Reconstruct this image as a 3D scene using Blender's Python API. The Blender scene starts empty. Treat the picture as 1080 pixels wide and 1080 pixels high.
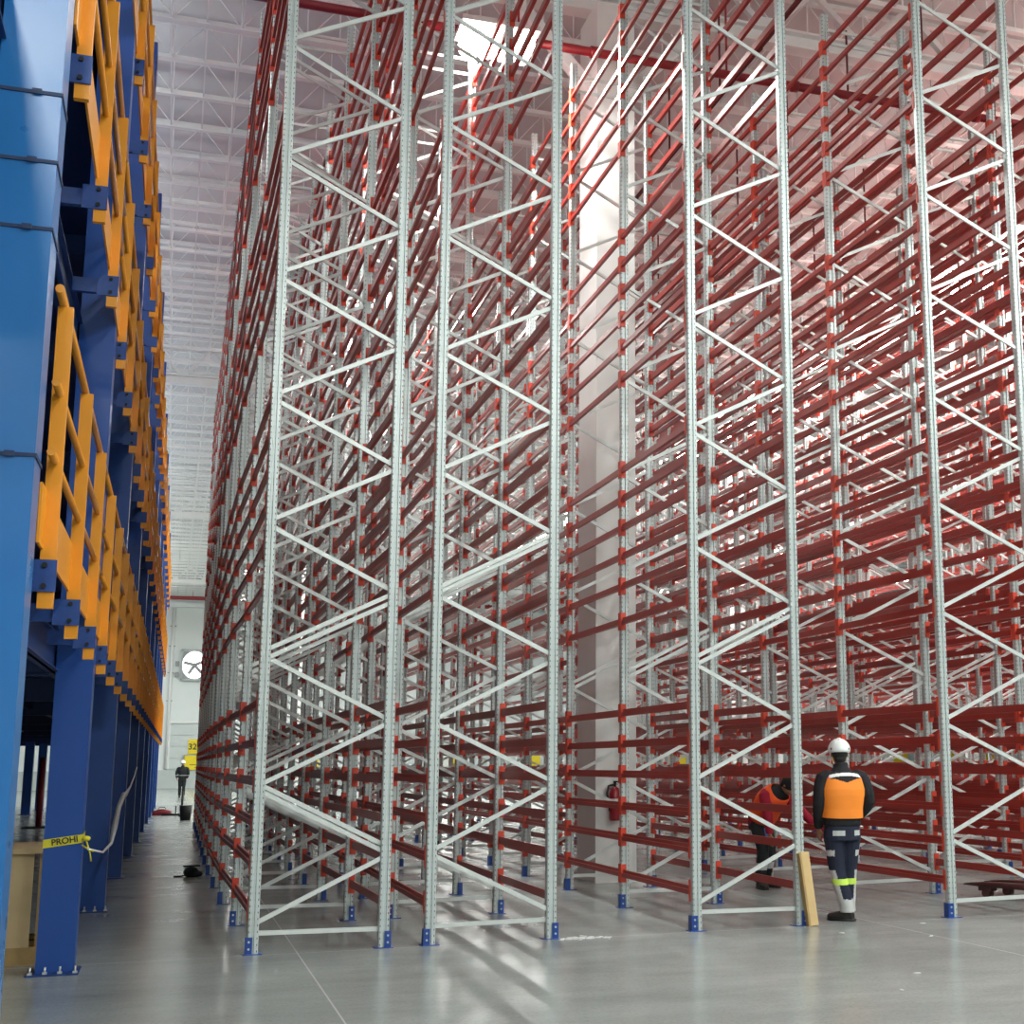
import bpy, bmesh, math, random
from mathutils import Vector, Matrix, Euler
random.seed(7)
SC = bpy.context.scene
COL = SC.collection
PI = math.pi

# ------------------------------------------------------------------ camera
R = Vector((0.93941, -0.34254, -0.00858))
cam_p, cam_y, cam_r = 0.17612854, 0.34958567, -0.00872134
a, b = math.cos(cam_y), math.sin(cam_y)
fw = Vector((b*math.cos(cam_p), a*math.cos(cam_p), math.sin(cam_p)))
rt = Vector((a, -b, 0)); up = rt.cross(fw)
r2 = math.cos(cam_r)*rt + math.sin(cam_r)*up
u2 = -math.sin(cam_r)*rt + math.cos(cam_r)*up
HC = 1.5
cd = bpy.data.cameras.new('camera')
cam = bpy.data.objects.new('camera', cd); COL.objects.link(cam)
M = Matrix((r2, u2, -fw)).transposed().to_4x4(); M.translation = (0, 0, HC)
cam.matrix_world = M
FPX = 1470.17
cd.sensor_width = 36; cd.sensor_fit = 'HORIZONTAL'; cd.lens = FPX/1080*36
cd.shift_x = -180/1080; cd.clip_end = 400
SC.camera = cam
def project(p):
    d = Vector(p) - Vector((0, 0, HC)); z = d.dot(fw)
    if z < .1: return None
    return 720 + FPX*d.dot(r2)/z, 540 - FPX*d.dot(u2)/z

# ------------------------------------------------------------------ materials
def mat(name, col, rough=.5, metal=0, spec=.5, noise=0, nscale=8, emit=0, ecol=None, bump=0, bscale=40, coat=0, rnoise=0):
    m = bpy.data.materials.new(name); m.use_nodes = True
    nt = m.node_tree; N = nt.nodes; L = nt.links
    p = N['Principled BSDF']
    p.inputs['Roughness'].default_value = rough; p.inputs['Metallic'].default_value = metal
    p.inputs['Specular IOR Level'].default_value = spec
    p.inputs['Coat Weight'].default_value = coat
    tc = N.new('ShaderNodeTexCoord')
    nz = N.new('ShaderNodeTexNoise'); nz.inputs['Scale'].default_value = nscale; nz.inputs['Detail'].default_value = 6
    L.new(tc.outputs['Object'], nz.inputs['Vector'])
    mx = N.new('ShaderNodeMix'); mx.data_type = 'RGBA'
    c = list(col)
    mx.inputs[6].default_value = [x*(1-noise) for x in c] + [1]
    mx.inputs[7].default_value = [min(1, x*(1+noise)) for x in c] + [1]
    L.new(nz.outputs['Fac'], mx.inputs[0]); L.new(mx.outputs[2], p.inputs['Base Color'])
    if rnoise:
        mr = N.new('ShaderNodeMapRange'); mr.inputs[3].default_value = max(.02, rough-rnoise); mr.inputs[4].default_value = rough+rnoise
        L.new(nz.outputs['Fac'], mr.inputs[0]); L.new(mr.outputs[0], p.inputs['Roughness'])
    if emit:
        p.inputs['Emission Color'].default_value = list(ecol or col) + [1]; p.inputs['Emission Strength'].default_value = emit
    if bump:
        n2 = N.new('ShaderNodeTexNoise'); n2.inputs['Scale'].default_value = bscale; L.new(tc.outputs['Object'], n2.inputs['Vector'])
        bp = N.new('ShaderNodeBump'); bp.inputs['Strength'].default_value = bump; bp.inputs['Distance'].default_value = .01
        L.new(n2.outputs['Fac'], bp.inputs['Height']); L.new(bp.outputs['Normal'], p.inputs['Normal'])
    return m

def post_material():
    m = mat('galvanised_post', (.56, .61, .60), .38, .35, .5, .10, 6)
    nt = m.node_tree; N = nt.nodes; L = nt.links; p = N['Principled BSDF']
    uv = N.new('ShaderNodeUVMap'); sp = N.new('ShaderNodeSeparateXYZ'); L.new(uv.outputs[0], sp.inputs[0])
    def mth(op, x, y=None):
        n = N.new('ShaderNodeMath'); n.operation = op
        for i, v in enumerate((x, y)):
            if v is None: continue
            if isinstance(v, (int, float)): n.inputs[i].default_value = v
            else: L.new(v, n.inputs[i])
        return n.outputs[0]
    # two columns of punched slots, one every 50 mm, near both edges of the profile face
    dv = mth('ABSOLUTE', mth('SUBTRACT', mth('FRACT', mth('DIVIDE', sp.outputs[1], .05)), .5))
    du = mth('ABSOLUTE', mth('SUBTRACT', mth('ABSOLUTE', mth('SUBTRACT', sp.outputs[0], .5)), .36))
    hole = mth('MULTIPLY', mth('LESS_THAN', dv, .15), mth('LESS_THAN', du, .035))
    src = p.inputs['Base Color'].links[0].from_socket
    mx = N.new('ShaderNodeMix'); mx.data_type = 'RGBA'; L.new(hole, mx.inputs[0]); L.new(src, mx.inputs[6])
    mx.inputs[7].default_value = (.06, .06, .065, 1); L.new(mx.outputs[2], p.inputs['Base Color'])
    return m

def floor_material():
    m = bpy.data.materials.new('polished_concrete'); m.use_nodes = True
    nt = m.node_tree; N = nt.nodes; L = nt.links; p = N['Principled BSDF']
    tc = N.new('ShaderNodeTexCoord')
    def noise(scale, det, vec=None, rough=.6):
        n = N.new('ShaderNodeTexNoise'); n.inputs['Scale'].default_value = scale; n.inputs['Detail'].default_value = det
        n.inputs['Roughness'].default_value = rough
        L.new(vec or tc.outputs['Object'], n.inputs['Vector']); return n.outputs['Fac']
    def ramp(f, stops):
        r = N.new('ShaderNodeValToRGB'); L.new(f, r.inputs[0])
        while len(r.color_ramp.elements) < len(stops): r.color_ramp.elements.new(.5)
        for e, (pos, c) in zip(r.color_ramp.elements, stops): e.position = pos; e.color = c
        return r.outputs[0]
    mp = N.new('ShaderNodeMapping'); mp.inputs['Scale'].default_value = (.6, 1.3, 1); mp.inputs['Rotation'].default_value = (0, 0, .25)
    L.new(tc.outputs['Object'], mp.inputs[0])
    big = ramp(noise(.55, 5), [(.3, (.275, .30, .29, 1)), (.7, (.35, .375, .36, 1))])
    streak = ramp(noise(1.1, 8, mp.outputs[0], .7), [(.35, (.80, .80, .80, 1)), (.62, (1.04, 1.04, 1.03, 1))])
    speck = ramp(noise(38, 4), [(.36, (.84, .84, .84, 1)), (.5, (1, 1, 1, 1))])
    def mul(x, y):
        n = N.new('ShaderNodeMix'); n.data_type = 'RGBA'; n.blend_type = 'MULTIPLY'; n.inputs[0].default_value = 1
        L.new(x, n.inputs[6]); L.new(y, n.inputs[7]); return n.outputs[2]
    c = mul(mul(big, streak), speck)
    # saw-cut joints
    sep = N.new('ShaderNodeSeparateXYZ'); L.new(tc.outputs['Object'], sep.inputs[0])
    def line(sock, off, period, w):
        ad = N.new('ShaderNodeMath'); ad.operation = 'SUBTRACT'; L.new(sock, ad.inputs[0]); ad.inputs[1].default_value = off
        pp = N.new('ShaderNodeMath'); pp.operation = 'PINGPONG'; L.new(ad.outputs[0], pp.inputs[0]); pp.inputs[1].default_value = period/2
        lt = N.new('ShaderNodeMath'); lt.operation = 'LESS_THAN'; L.new(pp.outputs[0], lt.inputs[0]); lt.inputs[1].default_value = w
        return lt.outputs[0]
    ad = N.new('ShaderNodeMath'); ad.operation = 'MAXIMUM'
    L.new(line(sep.outputs[0], 1.05, 5.2, .006), ad.inputs[0]); L.new(line(sep.outputs[1], 24, 12.0, .006), ad.inputs[1])
    mx = N.new('ShaderNodeMix'); mx.data_type = 'RGBA'; L.new(ad.outputs[0], mx.inputs[0]); L.new(c, mx.inputs[6])
    mx.inputs[7].default_value = (.52, .52, .50, 1)
    L.new(mx.outputs[2], p.inputs['Base Color'])
    mr = N.new('ShaderNodeMapRange'); mr.inputs[3].default_value = .15; mr.inputs[4].default_value = .31
    L.new(noise(1.7, 6), mr.inputs[0]); L.new(mr.outputs[0], p.inputs['Roughness'])
    p.inputs['Specular IOR Level'].default_value = .45
    bp = N.new('ShaderNodeBump'); bp.inputs['Strength'].default_value = .08; bp.inputs['Distance'].default_value = .02
    L.new(noise(3.5, 4), bp.inputs['Height']); L.new(bp.outputs['Normal'], p.inputs['Normal'])
    return m

M_ = {
 'floor': floor_material(),
 'post': post_material(),
 'galv': mat('galvanised_brace', (.66, .69, .67), .4, .3, .5, .08, 9),
 'beam': mat('red_beam_paint', (.345, .027, .018), .32, 0, .5, .12, 3),
 'conn': mat('lit_connector_red', (.62, .060, .028), .42, 0, .5, .12, 5),  # the beam red again, with light on the plates put into the colour
 'bluefoot': mat('blue_foot_paint', (.012, .055, .26), .4, 0, .5, .1, 9),
 'zinc': mat('zinc_bolt', (.7, .7, .7), .3, .7),
 'bluecol': mat('blue_column_paint', (.009, .062, .29), .36, 0, .5, .08, 2.2, rnoise=.08),
 'bluewrap': mat('film_wrapped_blue_column', (.011, .15, .43), .29, 0, .6, .12, 2.2, bump=.08, bscale=7, rnoise=.06),
 'bluedeck': mat('dark_blue_deck_paint', (.010, .04, .17), .45, 0, .5, .1, 3),
 'bluebracket': mat('blue_bracket_paint', (.012, .055, .24), .45, 0, .5, .35, 20),
 'orange': mat('orange_rail_paint', (.80, .30, .010), .38, 0, .5, .08, 6),
 'tube': mat('orange_tube_paint', (.72, .27, .02), .28, 0, .5, .08, 6),
 'dark': mat('dark_rubber', (.012, .012, .014), .6, 0, .4, .1, 20),
 'strap': mat('dark_blue_strap', (.012, .03, .09), .6),
 'white': mat('white_wall_panel', (.74, .78, .77), .5, 0, .4, .03, 2),
 'deckwhite': mat('roof_sheet_grey_white', (.60, .60, .605), .5, 0, .3, .04, 1.5),
 'steelwhite': mat('white_roof_steel', (.80, .80, .79), .4, 0, .4, .03, 3),
 'concrete': mat('grey_plinth', (.50, .54, .53), .7, 0, .3, .12, 1.2),
 'colwhite': mat('white_column_paint', (.74, .735, .71), .55, 0, .4, .07, 2.5),
 'pipe': mat('red_sprinkler_pipe', (.26, .012, .018), .4, 0, .5, .1, 3),
 'pipedark': mat('dark_red_branch_pipe', (.10, .008, .010), .45, 0, .5, .1, 3),
 'lamp': mat('lit_led_panel', (1, .96, .90), .5, emit=26, ecol=(1, .97, .92)),
 'lampbody': mat('lamp_housing', (.65, .65, .63), .4, .2),
 'yellow': mat('yellow_panel', (.80, .62, .02), .5, 0, .4, .08, 2),
 'black': mat('black_ink', (.015, .015, .013), .6),
 'tape': mat('yellow_tape', (.72, .62, .03), .4, 0, .5, .08, 12),
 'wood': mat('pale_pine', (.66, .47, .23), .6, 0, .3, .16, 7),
 'woodshade': mat('shaded_pine', (.44, .29, .12), .65, 0, .3, .2, 9),  # darker copy of the pine, shade put into the colour
 'ply': mat('plywood', (.62, .46, .25), .6, 0, .3, .2, 4),
 'rope': mat('white_strap', (.60, .60, .62), .5, 0, .5, .1, 10),
 'extred': mat('extinguisher_red', (.30, .012, .02), .3, 0, .6),
 'label': mat('paper_label', (.75, .70, .66), .6),
 'grey': mat('grey_plastic', (.35, .36, .37), .5),
 'truck': mat('pallet_truck_brown_red', (.06, .014, .012), .45, 0, .5, .3, 8),
 'bag': mat('red_canvas', (.22, .02, .03), .7, 0, .3, .2, 20),
 'fanhole': mat('daylight_through_fan', (1, 1, 1), .5, emit=2.6, ecol=(1, 1, 1)),
 'silver': mat('silver_pipe', (.72, .73, .75), .25, .8),
 'chips': mat('white_dust', (.55, .55, .53), .9, 0, .2, .1, 30),
 'doorpanel': mat('door_panel', (.58, .63, .62), .5, 0, .4, .03, 2),
 # people
 'skin': mat('skin', (.30, .16, .10), .5, 0, .4, .05, 20),
 'hair': mat('dark_hair', (.012, .010, .009), .7),
 'helmet': mat('white_helmet', (.82, .83, .82), .28, 0, .5),
 'jblack': mat('black_jacket', (.016, .015, .018), .8, 0, .3, .3, 14),
 'vest': mat('orange_vest', (.92, .26, .03), .65, 0, .3, .06, 14),
 'vest2': mat('red_orange_vest', (.85, .10, .02), .65, 0, .3, .08, 14),
 'reflect': mat('pale_reflective_band', (.80, .80, .78), .4, 0, .5),
 'pink': mat('pink_piping', (.85, .10, .14), .6),
 'navy': mat('navy_trousers', (.018, .022, .042), .8, 0, .3, .25, 14),
 'greycloth': mat('light_grey_cloth', (.52, .52, .51), .7, 0, .3, .1, 10),
 'hivis': mat('yellow_green_band', (.62, .85, .12), .5),
 'boot': mat('dark_boot', (.022, .020, .017), .55, 0, .4, .3, 20),
 'redjersey': mat('red_sleeve', (.33, .012, .035), .75, 0, .3, .15, 14),
 'bluepocket': mat('blue_pouch', (.04, .12, .34), .7),
 'darkcloth': mat('dark_cloth', (.014, .017, .018), .8, 0, .3, .2, 14),
}

# ------------------------------------------------------------------ mesh helpers
class MB:
    def __init__(s): s.v = []; s.f = []; s.m = []; s.uv = {}; s.sm = []
    def face(s, idx, mi=0, smooth=False): s.f.append(tuple(idx)); s.m.append(mi); s.sm.append(smooth)
    def box(s, c, d, mi=0, rot=None):
        o = len(s.v)
        for z in (-1, 1):
            for x, y in ((-1, -1), (1, -1), (1, 1), (-1, 1)):
                p = Vector((x*d[0]/2, y*d[1]/2, z*d[2]/2))
                if rot is not None: p = rot @ p
                s.v.append((c[0]+p.x, c[1]+p.y, c[2]+p.z))
        for q in ((3, 2, 1, 0), (4, 5, 6, 7), (0, 1, 5, 4), (1, 2, 6, 5), (2, 3, 7, 6), (3, 0, 4, 7)): s.face([o+i for i in q], mi)
        return s
    def bb(s, x0, x1, y0, y1, z0, z1, mi=0):
        return s.box(((x0+x1)/2, (y0+y1)/2, (z0+z1)/2), (x1-x0, y1-y0, z1-z0), mi)
    def bar(s, p, q, w, h, mi=0):
        p = Vector(p); q = Vector(q); d = (q-p); L = d.length; d.normalize()
        ref = Vector((0, 0, 1)) if abs(d.z) < .95 else Vector((0, 1, 0))
        x = d.cross(ref).normalized(); z = x.cross(d)
        rot = Matrix((x, d, z)).transposed()
        return s.box((p+q)/2, (w, L, h), mi, rot)
    def tube(s, pts, r, n=8, mi=0, cap=True):
        pts = [Vector(p) for p in pts]; rr = r if isinstance(r, (list, tuple)) else [r]*len(pts)
        o = len(s.v); prev = None
        for i, p in enumerate(pts):
            t = (pts[min(i+1, len(pts)-1)] - pts[max(i-1, 0)]).normalized()
            if prev is None:
                ref = Vector((0, 0, 1)) if abs(t.z) < .9 else Vector((1, 0, 0))
                x = t.cross(ref).normalized()
            else:
                x = (prev - t*prev.dot(t)).normalized()
            prev = x; y = t.cross(x)
            for k in range(n):
                an = 2*PI*k/n; s.v.append(tuple(p + (x*math.cos(an)+y*math.sin(an))*rr[i]))
        for i in range(len(pts)-1):
            for k in range(n):
                s.face((o+i*n+k, o+i*n+(k+1) % n, o+(i+1)*n+(k+1) % n, o+(i+1)*n+k), mi, True)
        if cap:
            s.face([o+k for k in range(n)][::-1], mi); s.face([o+(len(pts)-1)*n+k for k in range(n)], mi)
        return s
    def loft(s, rings, mi=0, cap=True):
        """rings: list of lists of points, same count"""
        o = len(s.v); n = len(rings[0])
        for r in rings: s.v += [tuple(p) for p in r]
        for i in range(len(rings)-1):
            for k in range(n): s.face((o+i*n+k, o+i*n+(k+1) % n, o+(i+1)*n+(k+1) % n, o+(i+1)*n+k), mi, True)
        if cap:
            s.face([o+k for k in range(n)][::-1], mi, True); s.face([o+(len(rings)-1)*n+k for k in range(n)], mi, True)
        return s
    def ball(s, c, r, mi=0, nu=14, nv=9, rot=None, z0=-1, z1=1):
        rings = []
        for i in range(nv+1):
            t = z0 + (z1-z0)*i/nv; ang = math.asin(max(-1, min(1, t)))
            zz = math.sin(-PI/2 + PI*i/nv) if (z0, z1) == (-1, 1) else t
            rad = max(.02, math.sqrt(max(0, 1-zz*zz)))
            ring = []
            for k in range(nu):
                p = Vector((r[0]*rad*math.cos(2*PI*k/nu), r[1]*rad*math.sin(2*PI*k/nu), r[2]*zz))
                if rot is not None: p = rot @ p
                ring.append(Vector(c)+p)
            rings.append(ring)
        return s.loft(rings, mi)
    def mesh(s, name, mats):
        me = bpy.data.meshes.new(name)
        me.from_pydata(s.v, [], s.f)
        for m in (mats if isinstance(mats, (list, tuple)) else [mats]): me.materials.append(M_[m] if isinstance(m, str) else m)
        me.polygons.foreach_set('material_index', s.m); me.polygons.foreach_set('use_smooth', s.sm)
        me.update(); return me
    def build(s, name, mats, parent=None, loc=None, rz=None):
        return ob(name, s.mesh(name, mats), parent, loc, rz)

def ob(name, me, parent=None, loc=None, rz=None):
    o = bpy.data.objects.new(name, me); COL.objects.link(o)
    if parent is not None: o.parent = parent
    if loc is not None: o.location = loc
    if rz is not None: o.rotation_euler = (0, 0, rz)
    return o
def tag(o, label=None, cat=None, group=None, kind=None):
    if label: o['label'] = label
    if cat: o['category'] = cat
    if group: o['group'] = group
    if kind: o['kind'] = kind
    return o
def empty(name, loc=(0, 0, 0), rz=0):
    o = bpy.data.objects.new(name, None); COL.objects.link(o); o.location = loc; o.rotation_euler = (0, 0, rz)
    o.empty_display_size = .1
    return o
ORD = ['first', 'second', 'third', 'fourth', 'fifth', 'sixth', 'seventh', 'eighth', 'ninth', 'tenth', 'eleventh', 'twelfth', 'thirteenth', 'fourteenth']

# ------------------------------------------------------------------ the setting
X0, X1, Y0_, Y1_ = -22, 66, -22, 96
ZD = 12.98
def struct(name, mb, m, parent=None, **k):
    o = mb.build(name, m, parent, **k)
    if parent is None: o['kind'] = 'structure'
    return o
struct('floor', MB().bb(X0, X1, Y0_, Y1_, -.2, 0), 'floor')
struct('ceiling', MB().bb(X0, X1, Y0_, Y1_, ZD, ZD+.1), 'deckwhite')
struct('wall_left', MB().bb(X0-.2, X0, Y0_, Y1_, 0, ZD), 'white')
struct('wall_right', MB().bb(X1, X1+.2, Y0_, Y1_, 0, ZD), 'white')
struct('wall_behind', MB().bb(X0, X1, Y0_-.2, Y0_, 0, ZD), 'white')
w = MB().bb(X0, X1, Y1_, Y1_+.2, 0, ZD)
for x in range(-20, 66, 3): w.bb(x-.02, x+.02, Y1_-.02, Y1_, 1.2, ZD)
struct('wall_far', w, 'white')
struct('baseboard_far', MB().bb(X0, X1, Y1_-.25, Y1_-.03, 0, 1.15), 'concrete')
struct('trim_1', MB().bb(X0, X1, Y1_-.3, Y1_-.03, 11.55, 11.85), 'white')
# dock doors in the far wall
for i, xc in enumerate((1.5, 8, 14.5, 21, 27.5, 34, 40.5, 47, 53.5, 60, -5, -11)):
    d = MB()
    for j in range(4): d.bb(xc-1.5, xc+1.5, Y1_-.09, Y1_-.03, 1.2+j*.72, 1.2+j*.72+.70)
    door = struct('door_%d' % (i+1), d, 'doorpanel')
    f = MB().bb(xc-1.62, xc-1.5, Y1_-.14, Y1_-.02, 1.2, 4.1).bb(xc+1.5, xc+1.62, Y1_-.14, Y1_-.02, 1.2, 4.1).bb(xc-1.62, xc+1.62, Y1_-.14, Y1_-.02, 4.1, 4.25)
    f.build('door_frame', 'steelwhite', door)
# roof joists across the hall, one every 1.245 m (bottom chord, webs, top chord)
jm = MB(); ZJ = 12.3
jm.bb(X0, X1, -.05, .05, ZJ, ZJ+.07); jm.bb(X0, X1, -.05, .05, ZD-.07, ZD)
x = -22.59
while x < X1-1:
    if x > X0:
        jm.bar((x, 0, ZJ+.05), (x-.47, 0, ZD-.04), .013, .013); jm.bar((x, 0, ZJ+.05), (x+.47, 0, ZD-.04), .013, .013)
        jm.bb(x-.01, x+.01, -.01, .01, ZJ+.05, ZD-.04)
        jm.bb(x+.47, x+.49, -.01, .01, ZJ+.05, ZD-.04)
    x += .96
jme = jm.mesh('roof_joist', 'steelwhite')
for k in range(-20, 61):
    tag(ob('roof_joist', jme, None, (0, 20.35+1.245*k, 0)), kind='structure')
for xb in [-.53, -.03, .47] + [3+3.2*i for i in range(18)] + [-3.5-3.2*i for i in range(5)]:
    struct('roof_bridging', MB().bb(xb-.012, xb+.012, Y0_, Y1_, ZJ+.02, ZJ+.045), 'steelwhite')
# main trusses on the column line
tm = MB()
tm.bb(X0, X1, -.13, .13, 11.95, 11.99).bb(X0, X1, -.02, .02, 11.95, 12.22).bb(X0, X1, -.13, .13, 12.18, 12.22)
x = -21.
while x < X1-2:
    tm.bar((x, 0, 12.2), (x+.8, 0, ZD-.02), .09, .09); tm.bar((x+1.6, 0, 12.2), (x+.8, 0, ZD-.02), .09, .09); tm.bb(x-.15, x+.15, -.03, .03, 12.2, 12.4); x += 1.6
tme = tm.mesh('roof_truss', 'steelwhite')
for y in (-5.6, 17.6, 40.2, 63, 86.5): tag(ob('roof_truss', tme, None, (0, y, 0)), kind='structure')
# the white building column, with its knee braces to the truss
colm = MB().bb(5.07, 5.61, 17.2, 18.05, 0, 11.95)
cc = struct('column', colm, 'colwhite')
kb = MB()
for sx in (-1, 1):
    kb.bar((5.34+sx*.2, 17.6, 10.75), (5.34+sx*1.35, 17.6, 11.97), .16, .16)
kb.build('knee_brace', 'steelwhite', cc)
# far columns (same line, seen down the hall)
for xc, yc in ((5.34, 40.2), (5.34, 63), (16.5, 40.2), (27.6, 40.2), (27.6, 17.6), (38.6, 40.2), (38.6, 63), (16.5, 63), (27.6, 63)):
    struct('column', MB().bb(xc-.27, xc+.27, yc-.42, yc+.42, 0, 11.95), 'colwhite')
# red sprinkler mains
def pipe_run(name, p, q, r, label, m='pipe', step=3.0):
    o = MB().tube([p, q], r, 12).build(name, m)
    tag(o, label, 'pipe')
    P = Vector(p); Q = Vector(q); n = int((Q-P).length/step)
    d = (Q-P).normalized()*.05; cm = MB().tube([-d, d], r*1.35, 12).mesh('pipe_coupling', m)
    for i in range(1, n+1): ob('pipe_coupling', cm, o, P + (Q-P).normalized()*step*(i-.35))
    hm = MB().bb(-.012, .012, -.012, .012, 0, ZJ+.05-p[2]).mesh('pipe_hanger', m)
    for i in range(1, n+1):
        c = P + (Q-P).normalized()*step*(i-.7); ob('pipe_hanger', hm, o, c)
    return o
pipe_run('sprinkler_pipe', (-18, 17.0, 11.02), (60, 16.88, 11.02), .062, 'thick red sprinkler pipe crossing the hall under the roof in front of the column')
pipe_run('sprinkler_pipe', (-18, 93.5, 11.9), (62, 93.5, 11.9), .12, 'red sprinkler pipe along the top of the far wall')
for i, (xb, zb, y0, y1) in enumerate(((6.98, 10.95, 8, 40), (9.05, 10.95, 8, 40), (11.6, 10.95, 8, 40))):
    o = pipe_run('branch_pipe', (xb, y0, zb), (xb+.05, y1, zb), .035, ('dark red branch pipe above the aisle beside the crouching worker',
        'dark red branch pipe above the aisle right of the fourth rack row', 'dark red branch pipe above the fifth rack row')[i], 'pipedark', 2.2)
    o['group'] = 'branch pipes under the roof'

# ------------------------------------------------------------------ lamps
lamp_b = MB().bb(-.5, .5, -.3, .3, .03, .10).bb(-.32, .32, -.14, .14, .10, .2).mesh('housing', 'lampbody')
lamp_p = MB()
for i in range(4):
    for j in range(2):
        cx_, cy_ = -.36+.24*i, -.14+.28*j
        lamp_p.tube([(cx_, cy_, -.20), (cx_, cy_, -.19), (cx_, cy_, -.10), (cx_, cy_, .03)], [.05, .10, .115, .085], 12)
lamp_p = lamp_p.mesh('led_panel', 'lamp')
lamp_r = MB().bb(-.4, -.385, -.008, .008, .1, 1.4).bb(.385, .4, -.008, .008, .1, 1.4).mesh('hanger_rod', 'lampbody')
def lamp_light(name, e, up=False):
    l = bpy.data.lights.new(name, 'AREA'); l.shape = 'RECTANGLE'; l.size = 1.0; l.size_y = .6; l.energy = e; l.color = (.93, 1, .97)
    return l
LD = lamp_light('lamp_light', 425)
LDB, LDC = lamp_light('lamp_light', 260), lamp_light('lamp_light', 190)
LU2, LD2 = lamp_light('added_uplight', 225), lamp_light('lamp_light', 120)  # for the added row over the mezzanine only
ROWN = {-4.2: 'added unseen row above the mezzanine', 3.57: 'row behind the white column', 14.6: 'long row above the right racks', 25.7: 'row beyond the right racks', 36.8: 'rightmost row', -2.3: 'row behind the viewer', 8.8: 'row over the front floor'}
lamps = [(3.5, 16.45, 10.7)] + [(3.57, 17.05+11.1*k, 11.0) for k in range(1, 7)] + [(14.6, 17.05+2.05*k, 11.0) for k in range(-8, 33)] + [(25.7, 17.05+8.2*k, 11.0) for k in range(-1, 9)] + [(36.8, 17.05+8.2*k, 11.0) for k in range(-1, 9)]
lamps += [(-4.2, 9.5+6.15*k, 10.6) for k in range(14)] + [(-2.3, y, 11.0) for y in (-12, -8, -4)] + [(3.57, y, 11.01) for y in (-12, -7.9, -3.8)] + [(8.8, y, 11.0) for y in (-7.9, -2.5, 2.5)]  # row over the mezzanine is added out of view to brighten the aisle ceiling
cnt = {}
for xl, y, Z in lamps:
    i = cnt[xl] = cnt.get(xl, 0)+1
    e = empty('high_bay_lamp', (xl, y, Z))
    ones = ORD[:9]
    mid = ['fifteenth', 'sixteenth', 'seventeenth', 'eighteenth', 'nineteenth', 'twentieth'] + ['twenty-'+q for q in ones] + ['thirtieth'] + ['thirty-'+q for q in ones] + ['fortieth', 'forty-first']
    lab = 'lit LED lamp, %s from the front in the %s' % (ORD[i-1] if i <= 14 else mid[i-15], ROWN.get(xl, 'middle row'))
    if Z == 11.01: lab = 'lit LED lamp above the viewer, %s from the front of the centre line' % ORD[int(round((y+12)/4.1))]
    if xl == 3.5: lab = 'glaring LED lamp seen through the top of the second rack row'
    if xl == 14.6: e.scale = (1.15, 1.45, 1.3)
    tag(e, lab, 'lamp', 'lit high bay lamps under the roof')
    ob('housing', lamp_b, e); ob('led_panel', lamp_p, e); ob('hanger_rod', lamp_r, e)
    lo = bpy.data.objects.new('lamp_light', LD2 if xl == -4.2 else LDB if xl == 14.6 else LDC if xl > 20 else LD); COL.objects.link(lo); lo.location = (xl, y, Z-.28)
    if xl != -4.2: continue
    lo = bpy.data.objects.new('added_uplight', LU2); COL.objects.link(lo); lo.location = (xl, y, Z+.25); lo.rotation_euler = (PI, 0, 0)

# ------------------------------------------------------------------ racks
RY, BAY, RH = 12.083, 2.191, 10.52
NK = 12
ROWS = [(.674, 1.709), (2.135, 3.176), (4.513, 5.529), (7.103, 8.180), (9.43, 10.55), (11.88, 12.98), (14.33, 15.43), (16.78, 17.88), (19.23, 20.33), (21.68, 22.78)]
DX = {0: [.03, 0, -.045, -.06, -.065, -.06, -.05, -.035, -.02, -.01, 0], 1: [-.015, .003, .015, .02], 2: [-.015, .008, .02, .035, .04]}
def dx(r, k):
    t = DX.get(r, [0]); return t[min(k, len(t)-1)]
LEV = [.347, .717, 1.036, 1.362, 1.674, 1.998, 2.97, 3.35, 3.677, 3.99, 4.309, 4.632, 5.656, 6.021, 6.344, 6.666, 6.988, 7.312, 8.367, 8.749, 9.069, 9.392, 9.727, 10.067]
PW, PD = .088, .08      # post width across the row, depth along the row
NODL = [.21+1.0965*i for i in range(10)]
NODR = [.75+1.0965*i for i in range(9)]

def post_mesh(s):
    """open omega profile; s=+1 opens to +x. UV: u across the face, v height in metres"""
    w, d = PW/2, PD/2
    prof = [(-w, -d+.012), (-w+.008, -d), (-w*.42, -d), (-w*.32, -d+.012), (w*.12, -d+.012), (w*.22, -d), (w-.008, -d), (w, -d+.008), (w, -d+.02),
            (w, d-.02), (w, d-.008), (w-.008, d), (w*.22, d), (w*.12, d-.012), (-w*.32, d-.012), (-w*.42, d), (-w+.008, d), (-w, d-.012)]
    me = bpy.data.meshes.new('post')
    v = []; f = []; n = len(prof)
    for z in (0.006, RH): v += [(s*x, y, z) for x, y in prof]
    for i in range(n):
        q = (i, (i+1) % n, n+(i+1) % n, n+i); f.append(q if s > 0 else q[::-1])
    f.append(tuple(range(n))[::s*-1 or 1]); f.append(tuple(range(n, 2*n))[::s or 1])
    me.from_pydata(v, [], f); me.materials.append(M_['post'])
    ul = me.uv_layers.new(name='UVMap')
    for p in me.polygons:
        for li in p.loop_indices:
            c = me.vertices[me.loops[li].vertex_index].co
            uu = (c.x+w)/(2*w) if abs(p.normal.y) >= abs(p.normal.x) else (c.y+d)/(2*d)
            ul.data[li].uv = (uu, c.z)
    me.update(); return me
POSTL, POSTR = post_mesh(1), post_mesh(-1)
def base_mb(s):
    m = MB(); m.bb(-.075, .075, -.07, .07, 0, .006)
    # upright ear on the outer front corner of the post
    m.bb(min(-s*.058, -s*.004), max(-s*.058, -s*.004), -.052, -.043, .006, .135)
    m.bb(min(-s*.058, -s*.048), max(-s*.058, -s*.048), -.052, .04, .006, .135)
    return m
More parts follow.
